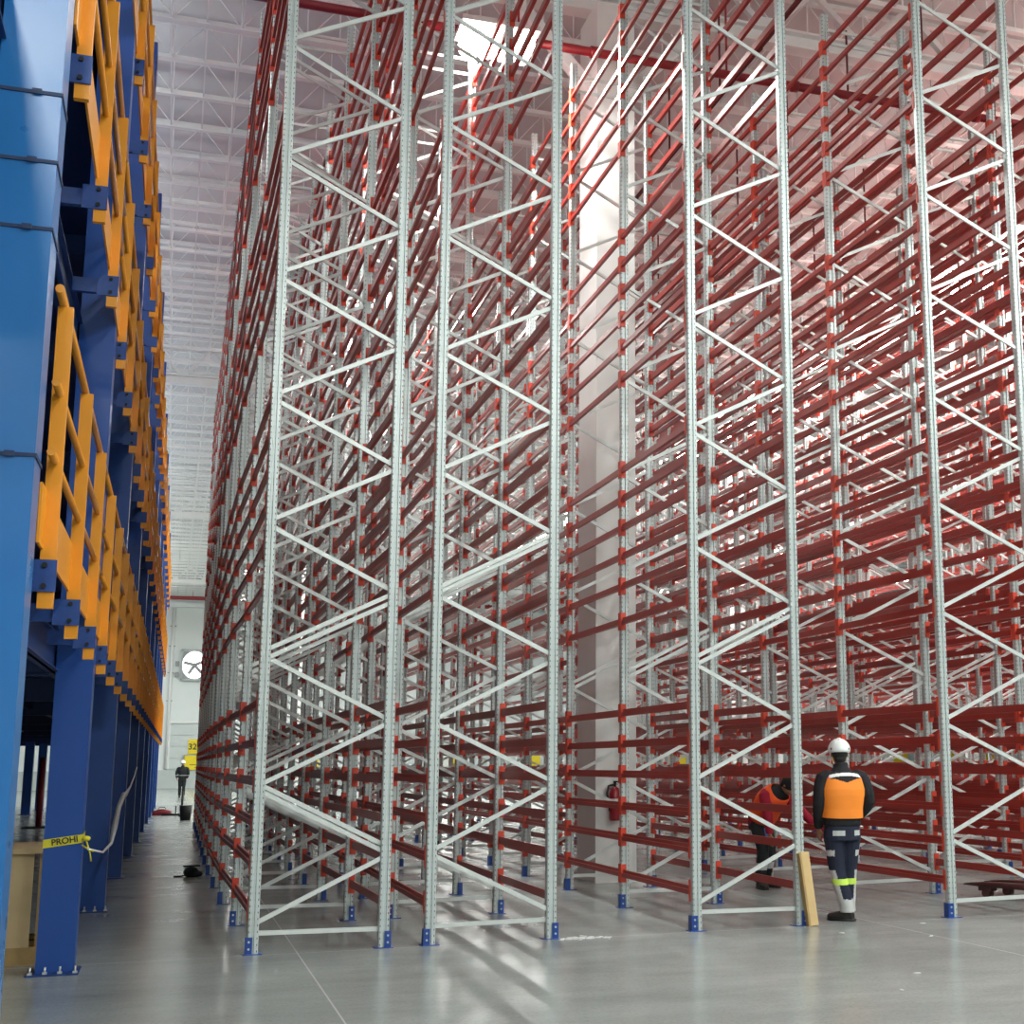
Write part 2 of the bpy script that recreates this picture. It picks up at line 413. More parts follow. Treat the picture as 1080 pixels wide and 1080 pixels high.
BASEL, BASER = base_mb(1).mesh('base_plate', 'bluefoot'), base_mb(-1).mesh('base_plate', 'bluefoot')
BOLT = MB().tube([(0, 0, 0), (0, -.008, 0)], .009, 8).mesh('bolt', 'zinc')

def brace_list(W, r=0):
    """braces of one frame, in frame coordinates (left post at x=0)"""
    L = []
    a, b = .035, W-.035
    L.append(((a, .16), (b, .15)))
    for i in range(9):
        L.append(((a, NODL[i]+.04), (b, NODR[i]-.03)))
        if i < 9 and i+1 < len(NODL): L.append(((b, NODR[i]+.03), (a, NODL[i+1]-.04)))
    # doubled members at the splices; every second row is braced the other way round
    if r % 2 == 0: L.append(((a, NODL[2]-.03), (b, NODR[2]-.10)))
    if r == 0: L.append(((b, NODR[0]+.085), (a, NODL[1]+.012)))
    if r == 1: L.append(((b, NODR[2]+.07), (a, NODL[3]+.005)))
    if r % 2: L = [((W-p[0], p[1]), (W-q[0], q[1])) for p, q in L]
    L.append(((a, 10.15), (b, 10.15))); L.append(((a, 10.34), (b, 10.34)))
    return L
ROWNAME = ['leftmost rack row', 'second rack row', 'rack row around the white column', 'rack row right of the workers', 'fifth rack row', 'sixth rack row', 'seventh rack row', 'eighth rack row', 'ninth rack row', 'tenth rack row']
frame_parts = {}
for r, (xl, xr) in enumerate(ROWS):
    W = xr-xl; bl = brace_list(W, r)
    bms = []
    for i, (p, q) in enumerate(bl):
        y = -.012 if i % 2 else .012
        bms.append(MB().bar((p[0], y, p[1]), (q[0], y, q[1]), .022, .036).mesh('brace', 'galv'))
    # one joined mesh for frames too far off to show their parts
    far = bpy.data.meshes.new('rack_upright'); bm = bmesh.new()
    for me, off in [(POSTL, 0), (POSTR, W), (BASEL, 0), (BASER, W)] + [(m, 0) for m in bms]:
        t = me.copy(); t.transform(Matrix.Translation((off, 0, 0))); n0 = len(bm.faces); bm.from_mesh(t); bm.faces.ensure_lookup_table()
        mi = 0 if me in (POSTL, POSTR) else 2 if me in (BASEL, BASER) else 1
        for fc in bm.faces[n0:]: fc.material_index = mi
        bpy.data.meshes.remove(t)
    bm.to_mesh(far); bm.free()
    for m in ('post', 'galv', 'bluefoot'): far.materials.append(M_[m])
    for k in range(NK):
        lab = 'grey steel rack frame, %s in the %s' % ('front one' if k == 0 else 'rearmost' if k == NK-1 else ORD[k]+' from the front', ROWNAME[r])
        loc = (xl+dx(r, k), RY+k*BAY, 0)
        detail = (r <= 3 and k <= 4) or (r == 4 and k <= 3)
        if not detail:
            o = ob('rack_upright', far, None, loc)
        else:
            o = empty('rack_upright', loc)
            ob('post', POSTL, o); ob('post', POSTR, o, (W, 0, 0))
            for me in bms: ob('brace', me, o)
            for s, x, me in ((1, 0, BASEL), (-1, W, BASER)):
                bp = ob('base_plate', me, o, (x, 0, 0)); bp['label'] = 'blue base plate'
                if k <= 1:
                    for z in (.045, .1): ob('bolt', BOLT, bp, (-s*.031, -.052, z))
        tag(o, lab, 'rack frame', 'upright frames of the pallet racks', 'thing')

# beams: stepped box section with a hooked end plate at both ends
def beam_profile(s):      # s = +1: the step faces -x (left face of the row)
    w, h = .019, .037
    pr = [(-w, -h), (w, -h), (w, h), (w*.05, h), (w*.05, h*.12), (-w, h*.12)]
    return [(s*x, z) for x, z in pr]
def add_beam(mb, p, q, s):
    """p, q: post centres (x, y, z) of the near and far post"""
    p = Vector(p); q = Vector(q); d = (q-p).normalized(); P = p+d*(PD/2+.006); Q = q-d*(PD/2+.006)
    o = len(mb.v); pr = beam_profile(s); n = len(pr)
    for c in (P, Q):
        for x, z in pr: mb.v.append((c.x+x-s*.026, c.y, c.z+z))
    for i in range(n):
        fq = (o+i, o+(i+1) % n, o+n+(i+1) % n, o+n+i); mb.face(fq[::-1] if s > 0 else fq, 0)
    mb.face([o+i for i in range(n)], 0); mb.face([o+n+i for i in range(n)], 0)
def add_conn(mb, c, s, end, mi=0):
    """end=+1: plate at the far post (sits on its near side); -1: plate at the near post"""
    y = c[1] - end*(PD/2+.004)
    x0_, x1_ = sorted((c[0]-s*.050, c[0]+s*.008)); mb.bb(x0_, x1_, y-.004, y+.004, c[2]-.092, c[2]+.092, mi)
    ya, yb = sorted((y, c[1]-end*.006))
    xa, xb = sorted((c[0]-s*.052, c[0]-s*.046)); mb.bb(xa, xb, ya, yb, c[2]-.095, c[2]+.095, mi)
jobs = []
for r, (xl, xr) in enumerate(ROWS):
    for side, xx in (('left', xl), ('right', xr)):
        s = 1 if side == 'left' else -1
        for k in range(NK-1):
            if r == 2 and side == 'right' and k == 2: continue      # bay taken by the white column
            for li, z in enumerate(LEV):
                p = (xx+dx(r, k), RY+k*BAY, z); q = (xx+dx(r, k+1), RY+(k+1)*BAY, z)
                A, B = project(p), project(q)
                n_in = sum(1 for t in range(11) if (lambda u: 0 < u[0] < 1080 and 0 < u[1] < 1080)(project(Vector(p).lerp(Vector(q), t/10))))
                L = math.hypot(A[0]-B[0], A[1]-B[1])*n_in/11
                hgt = FPX*.11/(p[1]+1.1)
                jobs.append((-(L+14*(hgt/11))*hgt if n_in else 0, r, side, s, k, li, p, q))
jobs.sort(key=lambda j: j[0])
TIER = ['lowest tier', 'second tier', 'third tier', 'top tier']
UPN = ['lowest', 'second up', 'third up', 'fourth up', 'fifth up', 'uppermost']
SHORT = ['leftmost row', 'second row', 'white-column row', 'row right of workers', 'fifth row', 'sixth row', 'seventh row', 'eighth row', 'ninth row', 'tenth row']
cache = {}
for j in jobs[:298]:
    _, r, side, s, k, li, p, q = j
    ddx = round(q[0]-p[0], 4); key = (s, ddx)
    if key not in cache:
        m = MB(); add_beam(m, (0, 0, 0), (ddx, BAY, 0), s); bmsh = m.mesh('rack_beam', 'beam')
        c1 = MB(); add_conn(c1, (0, 0, 0), s, -1); c2 = MB(); add_conn(c2, (ddx, BAY, 0), s, 1)
        cache[key] = (bmsh, c1.mesh('beam_connector', 'conn'), c2.mesh('beam_connector', 'conn'))
    bmsh, c1, c2 = cache[key]
    o = ob('rack_beam', bmsh, None, p)
    ob('beam_connector', c1, o)['label'] = 'orange-red end connector'
    ob('beam_connector', c2, o)['label'] = 'orange-red end connector'
    tag(o, 'red beam, %s in %s, %s side, %s bay of %s' % (UPN[li % 6], TIER[li//6], side, 'front' if k == 0 else ORD[k], SHORT[r]), 'rack beam', 'red beams of the pallet racks', 'thing')
mass = MB()
for j in jobs[298:]:
    _, r, side, s, k, li, p, q = j
    add_beam(mass, p, q, s); add_conn(mass, p, s, -1, 1); add_conn(mass, q, s, 1, 1)
tag(mass.build('rack_beam', ['beam', 'conn']), 'dense mass of red beams in the deeper bays of all the rack rows', 'rack beam', 'red beams of the pallet racks', 'stuff')

# ------------------------------------------------------------------ blue mezzanine on the left
MA = -.0053; MP = Vector((-.575, 11.5, 0))
MROT = Matrix.Rotation(MA, 3, 'Z')
def mz(x, y, z=0):
    """mezzanine coordinates (x measured from the aisle face) to world"""
    return MP + MROT @ Vector((x, y-11.5, z))
CW = .26; CPITCH = 4.62
COLY = [11.5+CPITCH*i for i in range(-1, 10)]
COLY[0] = 6.38
cm = MB().bb(-CW, 0, 0, .26, .015, 9.75).mesh('shaft', 'bluecol')
cmw = MB().bb(-CW, 0, 0, .26, .015, 9.75).mesh('shaft', 'bluewrap')
cb = MB().bb(-CW-.06, .035, -.07, .32, 0, .015).mesh('base_plate', 'bluedeck')
ab = MB().tube([(0, 0, 0), (0, 0, .05)], .008, 8).bb(-.016, .016, -.016, .016, 0, .014).mesh('anchor_bolt', 'zinc')
strap_m = MB().bb(-CW-.006, .006, -.006, .266, -.008, .008).bb(-.12, -.08, -.016, -.006, -.012, .012).mesh('strap', 'strap')
for i, y in enumerate(COLY):
    for j, xc in enumerate((0, -3.6, -7.4)):
        e = empty('mezzanine_column', mz(xc, y), MA)
        ob('shaft', cmw if (i, j) == (0, 0) else cm, e); ob('base_plate', cb, e)
        if j == 0 and i <= 2:
            for bx in (-.29, -.19, -.09, .012): ob('anchor_bolt', ab, e, (bx, -.05, .015))
        if j == 0 and i == 0:
            for z in (4.44, 4.12, 3.81, 2.80): ob('strap', strap_m, e, (0, 0, z))['label'] = 'thin dark strap tied round the blue column'
        where = ['aisle edge of the mezzanine', 'second column line of the mezzanine', 'third column line of the mezzanine'][j]
        lab = ('wide blue steel column nearest the viewer with dark straps round it' if (i, j) == (0, 0) else
               'blue steel column with yellow tape tied round it at waist height' if (i, j) == (1, 0) else
               'dark blue steel column, %s from the front on the %s' % (ORD[i], where))
        tag(e, lab, 'column', 'blue mezzanine columns', 'thing')
LZ = [2.20, 4.67, 7.15]
for li, z in enumerate(LZ):
    e = empty('mezzanine_deck', mz(0, 11.5, z), MA)
    y0, y1 = -9.0, 46.0
    MB().bb(-14, -.30, y0, y1, .20, .26).build('deck_panel', 'bluedeck', e)
    MB().bb(-.30, -.275, y0, y1, 0, .26).bb(-.335, -.24, y0, y1, 0, .012).bb(-.335, -.24, y0, y1, .248, .26).build('edge_beam', 'bluedeck', e)
    for yc in COLY:
        yy = yc-11.5+.13
        MB().bb(-14, -.31, yy-.01, yy+.01, -.02, .2).bb(-14, -.31, yy-.06, yy+.06, -.03, -.018).build('cross_beam', 'bluedeck', e)
    st = MB()
    for q in range(9): st.bb(-1.3-1.4*q, -1.24-1.4*q, y0, y1, .05, .2)
    st.build('stringer', 'bluedeck', e)
    tag(e, 'dark blue mezzanine deck, %s floor above the ground' % ['first', 'second', 'third'][li], 'mezzanine deck', 'decks of the blue mezzanine', 'thing')
# railings: 4.95 m sections of three flat posts, tubes, a toe board and blue clamps
SEC = 4.95
rp = MB().bb(-.034, .034, -.02, .02, 0, 1.42).mesh('post', 'orange')
rt1 = MB().tube([(0, 0, 0), (0, SEC, 0)], .021, 8).mesh('top_rail', 'tube')
rt2 = MB().tube([(0, 0, 0), (0, SEC, 0)], .019, 8).mesh('mid_rail', 'tube')
toe = MB().bb(-.006, .006, 0, SEC, 0, .27).mesh('toe_board', 'orange')
S0 = SEC-.62
rt1s = MB().tube([(0, 0, 0), (0, S0, 0)], .021, 8).mesh('top_rail', 'tube')
rt2s = MB().tube([(0, 0, 0), (0, S0, 0)], .019, 8).mesh('mid_rail', 'tube')
toes = MB().bb(-.006, .006, 0, S0, 0, .27).mesh('toe_board', 'orange')
brk = MB().bb(-.10, .04, -.032, -.02, 0, .145).bb(-.26, -.02, -.02, .03, .02, .12).mesh('bracket', 'bluebracket')
bb_ = MB().tube([(0, 0, 0), (0, -.012, 0)], .013, 6).mesh('bolt', 'dark')
ring = MB().bb(-.016, .016, -.018, .018, 0, .075).mesh('tube_clamp', 'zinc')
for li, z in enumerate(LZ):
    for s in range(0, 10):
        y = 6.05+SEC*s; c0 = .62 if s == 0 else 0
        e = empty('railing', mz(.035, y, z), MA)
        for q in range(3):
            yy = .85+1.65*q
            ob('post', rp, e, (0, yy, 0))
            b_ = ob('bracket', brk, e, (0, yy, .075)); b_['label'] = 'blue clamp plate'
            if s < 2:
                for zz in (.025, .12): ob('bolt', bb_, b_, (-.01, -.032, zz))
            if s < 4: ob('tube_clamp', ring, e, (-.01, yy+.02, 1.36))
        ob('top_rail', rt1s if s == 0 else rt1, e, (-.012, c0, 1.44))
        for zz in (1.0, .68): ob('mid_rail', rt2s if s == 0 else rt2, e, (.0, c0, zz))
        ob('toe_board', toes if s == 0 else toe, e, (-.03, c0, .27))
        tag(e, 'orange guard railing on the %s mezzanine floor, %s section from the front' % (['first', 'second', 'third'][li], ORD[s]), 'railing', 'orange railings along the mezzanine edge', 'thing')
# things on and under the mezzanine
for i, (xx, yy) in enumerate(((-.34, 9.6), (-.34, 9.85))):
    o = MB().tube([(0, 0, 0), (0, 0, 2.0)], .016, 8).build('steel_pipe', 'silver', None, mz(xx, yy, LZ[0]+.26))
    MB().tube([(0, 0, .25), (0, 0, .32)], .022, 8).tube([(0, 0, 1.5), (0, 0, 1.57)], .022, 8).build('pipe_coupling', 'zinc', o)
    tag(o, ['shiny upright pipe behind the first orange railing, nearer one', 'shiny upright pipe behind the first orange railing, farther one'][i], 'pipe', 'shiny upright pipes on the mezzanine')
# plywood crate beside the second column
e = empty('wooden_crate', (-1.3, 12.15, 0), .05)
MB().bb(-.62, .36, -.02, 0, .13, .83).build('front_board', 'ply', e)
MB().bb(-.62, .47, -.05, 1.0, .83, .87).build('lid', 'ply', e)
MB().bb(.40, .44, .0, .95, .13, .83).build('side_board', 'woodshade', e)['label'] = 'side board with shade put into its darker colour'
for yy in (0.0, .45, .9): MB().bb(-.6, .44, yy-.02, yy+.08, .0, .13).build('skid', 'woodshade', e)
tag(e, 'pale plywood crate standing under the mezzanine between the first two blue columns', 'crate')
# red pole stand far under the mezzanine
e = empty('pole_stand', (-2.93, 38.3, 0))
MB().tube([(0, 0, .02), (0, 0, 1.7)], .07, 8).build('pole', 'bag', e)
MB().bb(-.35, .35, -.35, .35, 0, .03).build('base', 'dark', e)
tag(e, 'dark red pole on a flat black base far under the mezzanine', 'pole')
# yellow warning tape round the second column
C2 = mz(0, COLY[1])
e = empty('warning_tape', C2, MA)
tp = MB()
def tring(z0, z1, zt): pass
pts = [(-CW-.004, -.004), (.004, -.004), (.004, .264), (-CW-.004, .264)]
dz = [.90, .935, .95, .90]
o = len(tp.v)
for (px, py), zb in zip(pts, dz):
    tp.v.append((px, py, zb)); tp.v.append((px, py, zb+.062))
for i in range(4):
    j = (i+1) % 4; tp.face((o+2*i, o+2*j, o+2*j+1, o+2*i+1))
tp.build('band', 'tape', e)
kn = MB().ball((.03, -.02, .965), (.03, .02, .02)); kn.tube([(.03, -.02, .95), (.06, -.02, .86), (.07, -.015, .80)], .006, 5); kn.tube([(.0, -.02, .92), (.05, -.03, .885), (.085, -.02, .87)], .006, 5)
kn.build('knot', 'tape', e)
def text_mesh(s, size, name, m, parent, loc, rot, ext=.001, sx=1.0):
    cu = bpy.data.curves.new(name, 'FONT'); cu.body = s; cu.size = size; cu.extrude = ext; cu.align_x = 'CENTER'; cu.align_y = 'CENTER'; cu.offset = size*.018
    t = bpy.data.objects.new(name, cu); COL.objects.link(t)
    dg = bpy.context.evaluated_depsgraph_get(); me = bpy.data.meshes.new_from_object(t.evaluated_get(dg))
    bpy.data.objects.remove(t); me.materials.clear(); me.materials.append(M_[m])
    o = ob(name, me, parent, loc); o.rotation_euler = rot; o.scale = (sx, 1, 1)
    return o
text_mesh('PROHI', .062, 'lettering', 'black', e, (-.118, -.008, .951), (PI/2, -.14, 0), sx=1.02)
tag(e, 'yellow warning tape with black PROHI lettering tied round the second blue column', 'tape')
# white strap hanging from the knot towards the next columns
P = [mz(.05, 11.45, .89), mz(.10, 12.6, .80), mz(.10, 14.2, .79), mz(.06, 15.8, .86), mz(.03, 17.5, 1.02), mz(.03, 19.0, 1.14), mz(.03, 19.5, 1.12), mz(.03, 21.5, 1.2), mz(.02, 23.5, 1.32), mz(.01, 25.2, 1.46)]
tag(MB().tube(P, [.008, .009, .014, .03, .03, .03, .028, .012, .01, .008], 8).build('plastic_strap', 'rope'), 'white plastic strap hanging slack along the blue columns', 'strap')

# ------------------------------------------------------------------ the far end of the aisle
e = empty('wall_fan', (1.24, Y1_-.02, 7.83))
fr = MB().bb(-.82, .82, -.3, -.02, -1.02, -.9).bb(-.82, .82, -.3, -.02, .88, 1.0).bb(-.82, -.72, -.3, -.02, -1, 1).bb(.72, .82, -.3, -.02, -1, 1)
fr.build('housing', 'concrete', e)
dm = MB(); n = 28
dm.v = [(.76*math.cos(2*PI*i/n), -.05, .88*math.sin(2*PI*i/n)) for i in range(n)]; dm.face(list(range(n))); dm.build('lit_opening', 'fanhole', e)
MB().bb(-.8, .8, -.045, -.02, -1, 1).build('back_plate', 'grey', e)
hb = MB().tube([(0, -.22, 0), (0, -.1, 0)], .12, 10)
hb.build('hub', 'grey', e)
for t in [.4+q*2*PI/5 for q in range(5)]:
    MB().bar((.1*math.cos(t), -.15, .1*math.sin(t)), (.68*math.cos(t), -.15, .68*math.sin(t)), .02, .20).build('blade', 'grey', e)
MB().bb(-.02, .02, -.26, -.24, -.85, .85).build('guard_bar', 'grey', e)
tag(e, 'big round wall fan glowing with daylight on the far wall', 'fan')
e = empty('downpipe', (-.18, Y1_-.12, 0)); MB().tube([(0, 0, 1.2), (0, 0, 11.5)], .09, 10).build('pipe', 'steelwhite', e)
for z in (5.5, 7.3, 9.0, 10.3): MB().bb(-.2, .2, -.02, .1, z, z+.05).build('clip', 'grey', e)
tag(e, 'pale vertical pipe on the far wall left of the fan', 'pipe')
for i, z in enumerate((7.9, 7.2)):
    o = MB().bb(-.12, .12, -.12, -.0, -.16, .16).bb(-.08, .08, -.14, -.12, -.1, .1).build('switch_box', 'grey', None, (.18, Y1_-.02, z))
    tag(o, 'small grey switch box beside the wall fan, %s of two' % ('upper', 'lower')[i], 'switch box', 'switch boxes by the fan')
# yellow bay signs and bumpers on the far wall
e = empty('bay_sign', (1.66, 95.86, 2.62)); MB().bb(-.55, .55, -.02, .02, -.46, .46).build('panel', 'yellow', e)
text_mesh('32', .52, 'number', 'black', e, (-.28, -.03, -.02), (PI/2, 0, 0), ext=.004)
MB().bb(-.42, -.12, -.03, -.02, .26, .28).build('ruled_line', 'black', e)
MB().bb(-.04, .04, .02, .03, -.4, .4).build('stand_off', 'grey', e)
tag(e, 'yellow sign with black number 32 on the far wall', 'sign')
e = empty('dock_guard', (1.55, 95.72, 1.15)); MB().bb(-.62, .62, -.1, .1, 0, .92).build('panel', 'yellow', e); MB().bb(-.66, .9, -.14, .14, .92, .98).build('top_bar', 'grey', e)
MB().bb(-.3, .5, -.12, -.1, .3, .34).bb(0, .55, -.12, -.1, .12, .16).build('crease', 'black', e)
tag(e, 'yellow dock guard under the number 32 sign', 'dock guard')
for i, (x, wd, z) in enumerate(((3.8, .4, 1.5), (8.9, .7, 1.5), (13.9, .8, 1.5), (18.2, .7, 1.5), (23.8, .7, 1.5), (29.3, .9, 1.5), (34.3, 1.2, 1.45), (36.3, .3, 1.9), (41.9, 1.3, 1.45), (47.0, .9, 1.5), (52.3, 1.2, 1.45), (57.0, .9, 1.5), (60.0, 1.4, 1.4))):
    o = MB().bb(-wd/2, wd/2, -.08, .0, -.34, .34).bb(-wd/2-.04, wd/2+.04, -.05, .0, .34, .38).build('dock_sign', 'yellow', None, (x, 95.6, z))
    tag(o, 'yellow dock panel on the far wall, %s to the right of the number 32 sign' % ORD[i], 'dock panel', 'yellow dock panels along the far wall')

# things lying in the aisle
e = empty('bucket', (.50, 41.2, 0))
bk = MB(); bk.tube([(0, 0, 0), (0, 0, .40)], [.13, .17], 16); bk.build('body', 'dark', e)
MB().tube([(.18*math.cos(t*PI/8), .0, .40-.10*math.sin(t*PI/8)) for t in range(9)], .008, 6).build('handle', 'zinc', e)
tag(e, 'black bucket on the aisle floor beside the end of the racks', 'bucket')
e = empty('tool_bag', (-.12, 45.6, 0))
g = MB(); g.loft([[(-.27+.54*t, y*.16*(1-.3*abs(2*t-1)), z*.20*(1-.4*abs(2*t-1))) for y, z in ((-1, 0), (-1, .6), (-.5, 1), (.5, 1), (1, .6), (1, 0))] for t in (0, .15, .35, .6, .85, 1)])
g.build('bag_body', 'bag', e)
MB().tube([(-.1, -.05, .19), (-.07, -.05, .24), (.07, -.05, .24), (.1, -.05, .19)], .012, 6).build('handle', 'dark', e)
tag(e, 'dark red tool bag lying on the aisle floor at the foot of the mezzanine', 'bag')
o = MB().tube([(-.35, 0, .03), (.35, .05, .03)], .03, 8).tube([(.05, 0, .03), (.05, 0, .28)], .018, 6).build('hand_tool', 'dark', None, (.22, 45.2, 0)); tag(o, 'black hand tool lying beside the red bag in the aisle', 'tool')
e = empty('floor_stand', (.43, 44.4, 0)); MB().tube([(0, 0, .02), (0, 0, .72)], .032, 8).build('rod', 'dark', e); MB().tube([(0, 0, 0), (0, 0, .04)], .09, 12).build('foot', 'dark', e)
tag(e, 'thin dark rod standing upright on the aisle floor near the bucket', 'stand')
e = empty('cloth_bundle', (.36, 20.6, 0)); 
g = MB().ball((0, 0, .06), (.10, .09, .075)); g.ball((.06, -.03, .04), (.09, .06, .045)); g.build('bundle', 'darkcloth', e)
MB().tube([(-.02, 0, .03), (-.12, .03, .010), (-.22, .02, .010)], .011, 6).tube([(.08, -.03, .02), (.14, .02, .01)], .010, 6).build('loose_end', 'darkcloth', e)
tag(e, 'dark crumpled bundle of cloth on the aisle floor', 'cloth')
o = MB().tube([(-.10, 0, .010), (0, .05, .010), (.14, .03, .010)], .011, 6).build('cable_scrap', 'darkcloth', None, (.38, 22.6, 0)); tag(o, 'short dark scrap of cable on the aisle floor behind the cloth', 'cable')
o = MB(); random.seed(3)
for i in range(46):
    sx = random.gauss(0, .11); sy = random.gauss(0, .05); q = random.uniform(.006, .022)
    o.ball((sx, sy, .002), (q*1.6, q, q*.35), 0, 7, 4)
tag(o.build('dust_heap', 'chips', None, (3.42, 11.98, 0)), 'scatter of white drilling dust on the floor beside a rack foot', 'dust', None, 'stuff')
for i, (x, y) in enumerate(((5.05, 9.1), (6.2, 10.9), (4.6, 8.5), (5.6, 11.4), (6.6, 11.75))):
    o = MB().ball((0, 0, .003), (.035, .015, .005), 0, 8, 4).build('paint_chip', 'chips', None, (x, y, 0)); o.rotation_euler = (0, 0, i*.7)
    tag(o, 'small white chip on the grey floor, %s from the left' % ['second', 'fourth', 'first', 'third', 'fifth'][i], 'chip', 'white chips on the front floor')

# timber post leaning on a rack foot
e = empty('timber_post', (5.60, 12.0, 0)); e.rotation_euler = (-.03, math.atan2(-.075, .65), 0)
MB().bb(-.032, .045, -.045, .035, .006, .66).build('stud', 'wood', e)
MB().bb(-.050, -.032, -.044, .036, .006, .655).build('edge_strip', 'woodshade', e)['label'] = 'side edge of the timber, shade put into its darker colour'
tag(e, 'short pale timber post leaning against the rack foot beside the worker', 'timber')

# fire extinguisher on the white column
e = empty('fire_extinguisher', (5.30, 17.12, .76))
MB().tube([(0, 0, 0), (0, 0, .03), (0, 0, .34), (0, 0, .40), (0, 0, .42)], [.06, .075, .075, .05, .02], 18).build('cylinder', 'extred', e)
MB().bb(-.012, .012, -.02, .02, .42, .47).bb(-.012, .012, -.10, .03, .47, .49).bb(-.012, .012, -.09, .02, .445, .455).build('valve_lever', 'dark', e)
MB().tube([(-.02, 0, .44), (-.09, -.02, .43), (-.11, -.02, .33), (-.085, -.03, .22), (-.08, -.03, .12)], .014, 8).build('hose', 'dark', e)
MB().loft([[(.0765*math.cos(t), .0765*math.sin(t), z) for t in [math.radians(d) for d in range(200, 300, 12)]] for z in (.17, .27)], cap=False).build('paper_tag', 'label', e)
MB().bb(-.04, .04, .07, .08, .05, .40).build('wall_bracket', 'dark', e)
tag(e, 'red fire extinguisher hung on the front of the white column', 'fire extinguisher')

# pallet truck forks at the right edge
e = empty('pallet_truck', (8.95, 12.93, 0), math.radians(22))
for sx in (-.19, .19):
    fk = MB(); n_ = 8
    prof = [(-.55, .17, .06), (.55, .165, .055), (.85, .16, .045), (1.0, .15, .03), (1.1, .135, .012)]
    rings = [[(sx+x, y, z) for x, z in ((-w_/2, zt), (-w_/2, zt-t_), (w_/2, zt-t_), (w_/2, zt))] for y, zt, t_ in prof for w_ in [.15 if y < 1 else .11]]
    fk.loft(rings); fk.build('fork', 'truck', e)
    MB().tube([(sx-.05, .82, .045), (sx+.05, .82, .045)], .045, 14).bb(sx-.06, sx+.06, .74, .9, .07, .125).build('load_roller', 'truck', e)
MB().bb(-.28, .28, -.75, -.55, .08, .30).bb(-.12, .12, -.85, -.6, .08, .55).build('pump_body', 'truck', e)
MB().tube([(-.06, -.8, .1), (.06, -.8, .1)], .1, 16).build('steer_wheel', 'dark', e)
MB().tube([(0, -.8, .5), (0, -1.05, 1.15)], .02, 8).tube([(-.16, -1.05, 1.15), (.16, -1.05, 1.15)], .016, 8).build('handle', 'truck', e)
tag(e, 'dark red pallet truck with its forks under the red beam at the right edge', 'pallet truck')

# ------------------------------------------------------------------ people
def lerp(a, b, t): return Vector(a)*(1-t)+Vector(b)*t
def ring_at(c, ax, rx, ry, n=16, xdir=(1, 0, 0), sq=1.0):
    ax = Vector(ax).normalized(); xd = Vector(xdir); xd = (xd-ax*xd.dot(ax)).normalized(); yd = ax.cross(xd)
    out = []
    for k in range(n):
        t = 2*PI*k/n; cx, sy = math.cos(t), math.sin(t)
        cx = math.copysign(abs(cx)**sq, cx); sy = math.copysign(abs(sy)**sq, sy)
        out.append(Vector(c)+xd*rx*cx+yd*ry*sy)
    return out
def limb(mb, pts, radii, n=12, sub=3):
    P = []; Rr = []
    for i in range(len(pts)-1):
        for t in range(sub): P.append(lerp(pts[i], pts[i+1], t/sub)); Rr.append(radii[i]*(1-t/sub)+radii[i+1]*t/sub)
    P.append(Vector(pts[-1])); Rr.append(radii[-1])
    for _ in range(2): P = [P[0]]+[P[i]*.5+(P[i-1]+P[i+1])*.25 for i in range(1, len(P)-1)]+[P[-1]]
    mb.tube(P, Rr, n)
def fuse(mb, name, mats, parent, voxel=.008, smooth=3, paint=None):
    """blend overlapping lofts into one continuous skin"""
    me = mb.mesh(name+'_raw', mats)
    t = bpy.data.objects.new(name+'_raw', me); COL.objects.link(t)
    m = t.modifiers.new('r', 'REMESH'); m.mode = 'VOXEL'; m.voxel_size = voxel
    s = t.modifiers.new('s', 'SMOOTH'); s.iterations = smooth; s.factor = .5
    dg = bpy.context.evaluated_depsgraph_get(); dg.update()
    out = bpy.data.meshes.new_from_object(t.evaluated_get(dg)); bpy.data.objects.remove(t)
    out.name = name; out.materials.clear()
    for m in mats: out.materials.append(M_[m])
    for p in out.polygons:
        p.use_smooth = True; p.material_index = paint(p.center, p.normal) if paint else 0
    return ob(name, out, parent)
def hand(mb, wrist, d, palm_n, side, s=1.0, curl=.5):
    """palm, four curled fingers of different lengths and a thumb leaving the side of the palm"""
    d = Vector(d).normalized(); n = Vector(palm_n); n = (n-d*n.dot(d)).normalized(); x = d.cross(n)*side
    w = Vector(wrist)
    mb.loft([ring_at(w+d*t*s, d, rx*s, ry*s, 10, x) for t, rx, ry in ((-.01, .026, .02), (.02, .033, .018), (.055, .041, .017), (.09, .040, .014))])
    for i, (off, L) in enumerate(((-.030, .062), (-.010, .072), (.010, .068), (.029, .052))):
        p0 = w+d*.08*s+x*off*s; p1 = w+d*.095*s+x*off*s*1.05
        a1 = curl*.6; dd = d*math.cos(a1)+n*math.sin(a1); p2 = p1+dd*L*.5*s
        a2 = curl*1.5; dd = d*math.cos(a2)+n*math.sin(a2); p3 = p2+dd*L*.32*s
        a3 = curl*2.2; dd = d*math.cos(a3)+n*math.sin(a3); p4 = p3+dd*L*.25*s
        mb.tube([p0, p1, p2, p3, p4], [.010*s, .0098*s, .0092*s, .0085*s, .006*s], 8)
    t0 = w+d*.02*s-x*.028*s; t1 = t0+(d*.6-x*.7+n*.25).normalized()*.035*s; t2 = t1+(d*.9-x*.2+n*.4).normalized()*.03*s; t3 = t2+(d+n*.5).normalized()*.022*s
    mb.tube([t0, t1, t2, t3], [.014*s, .012*s, .0105*s, .007*s], 8)
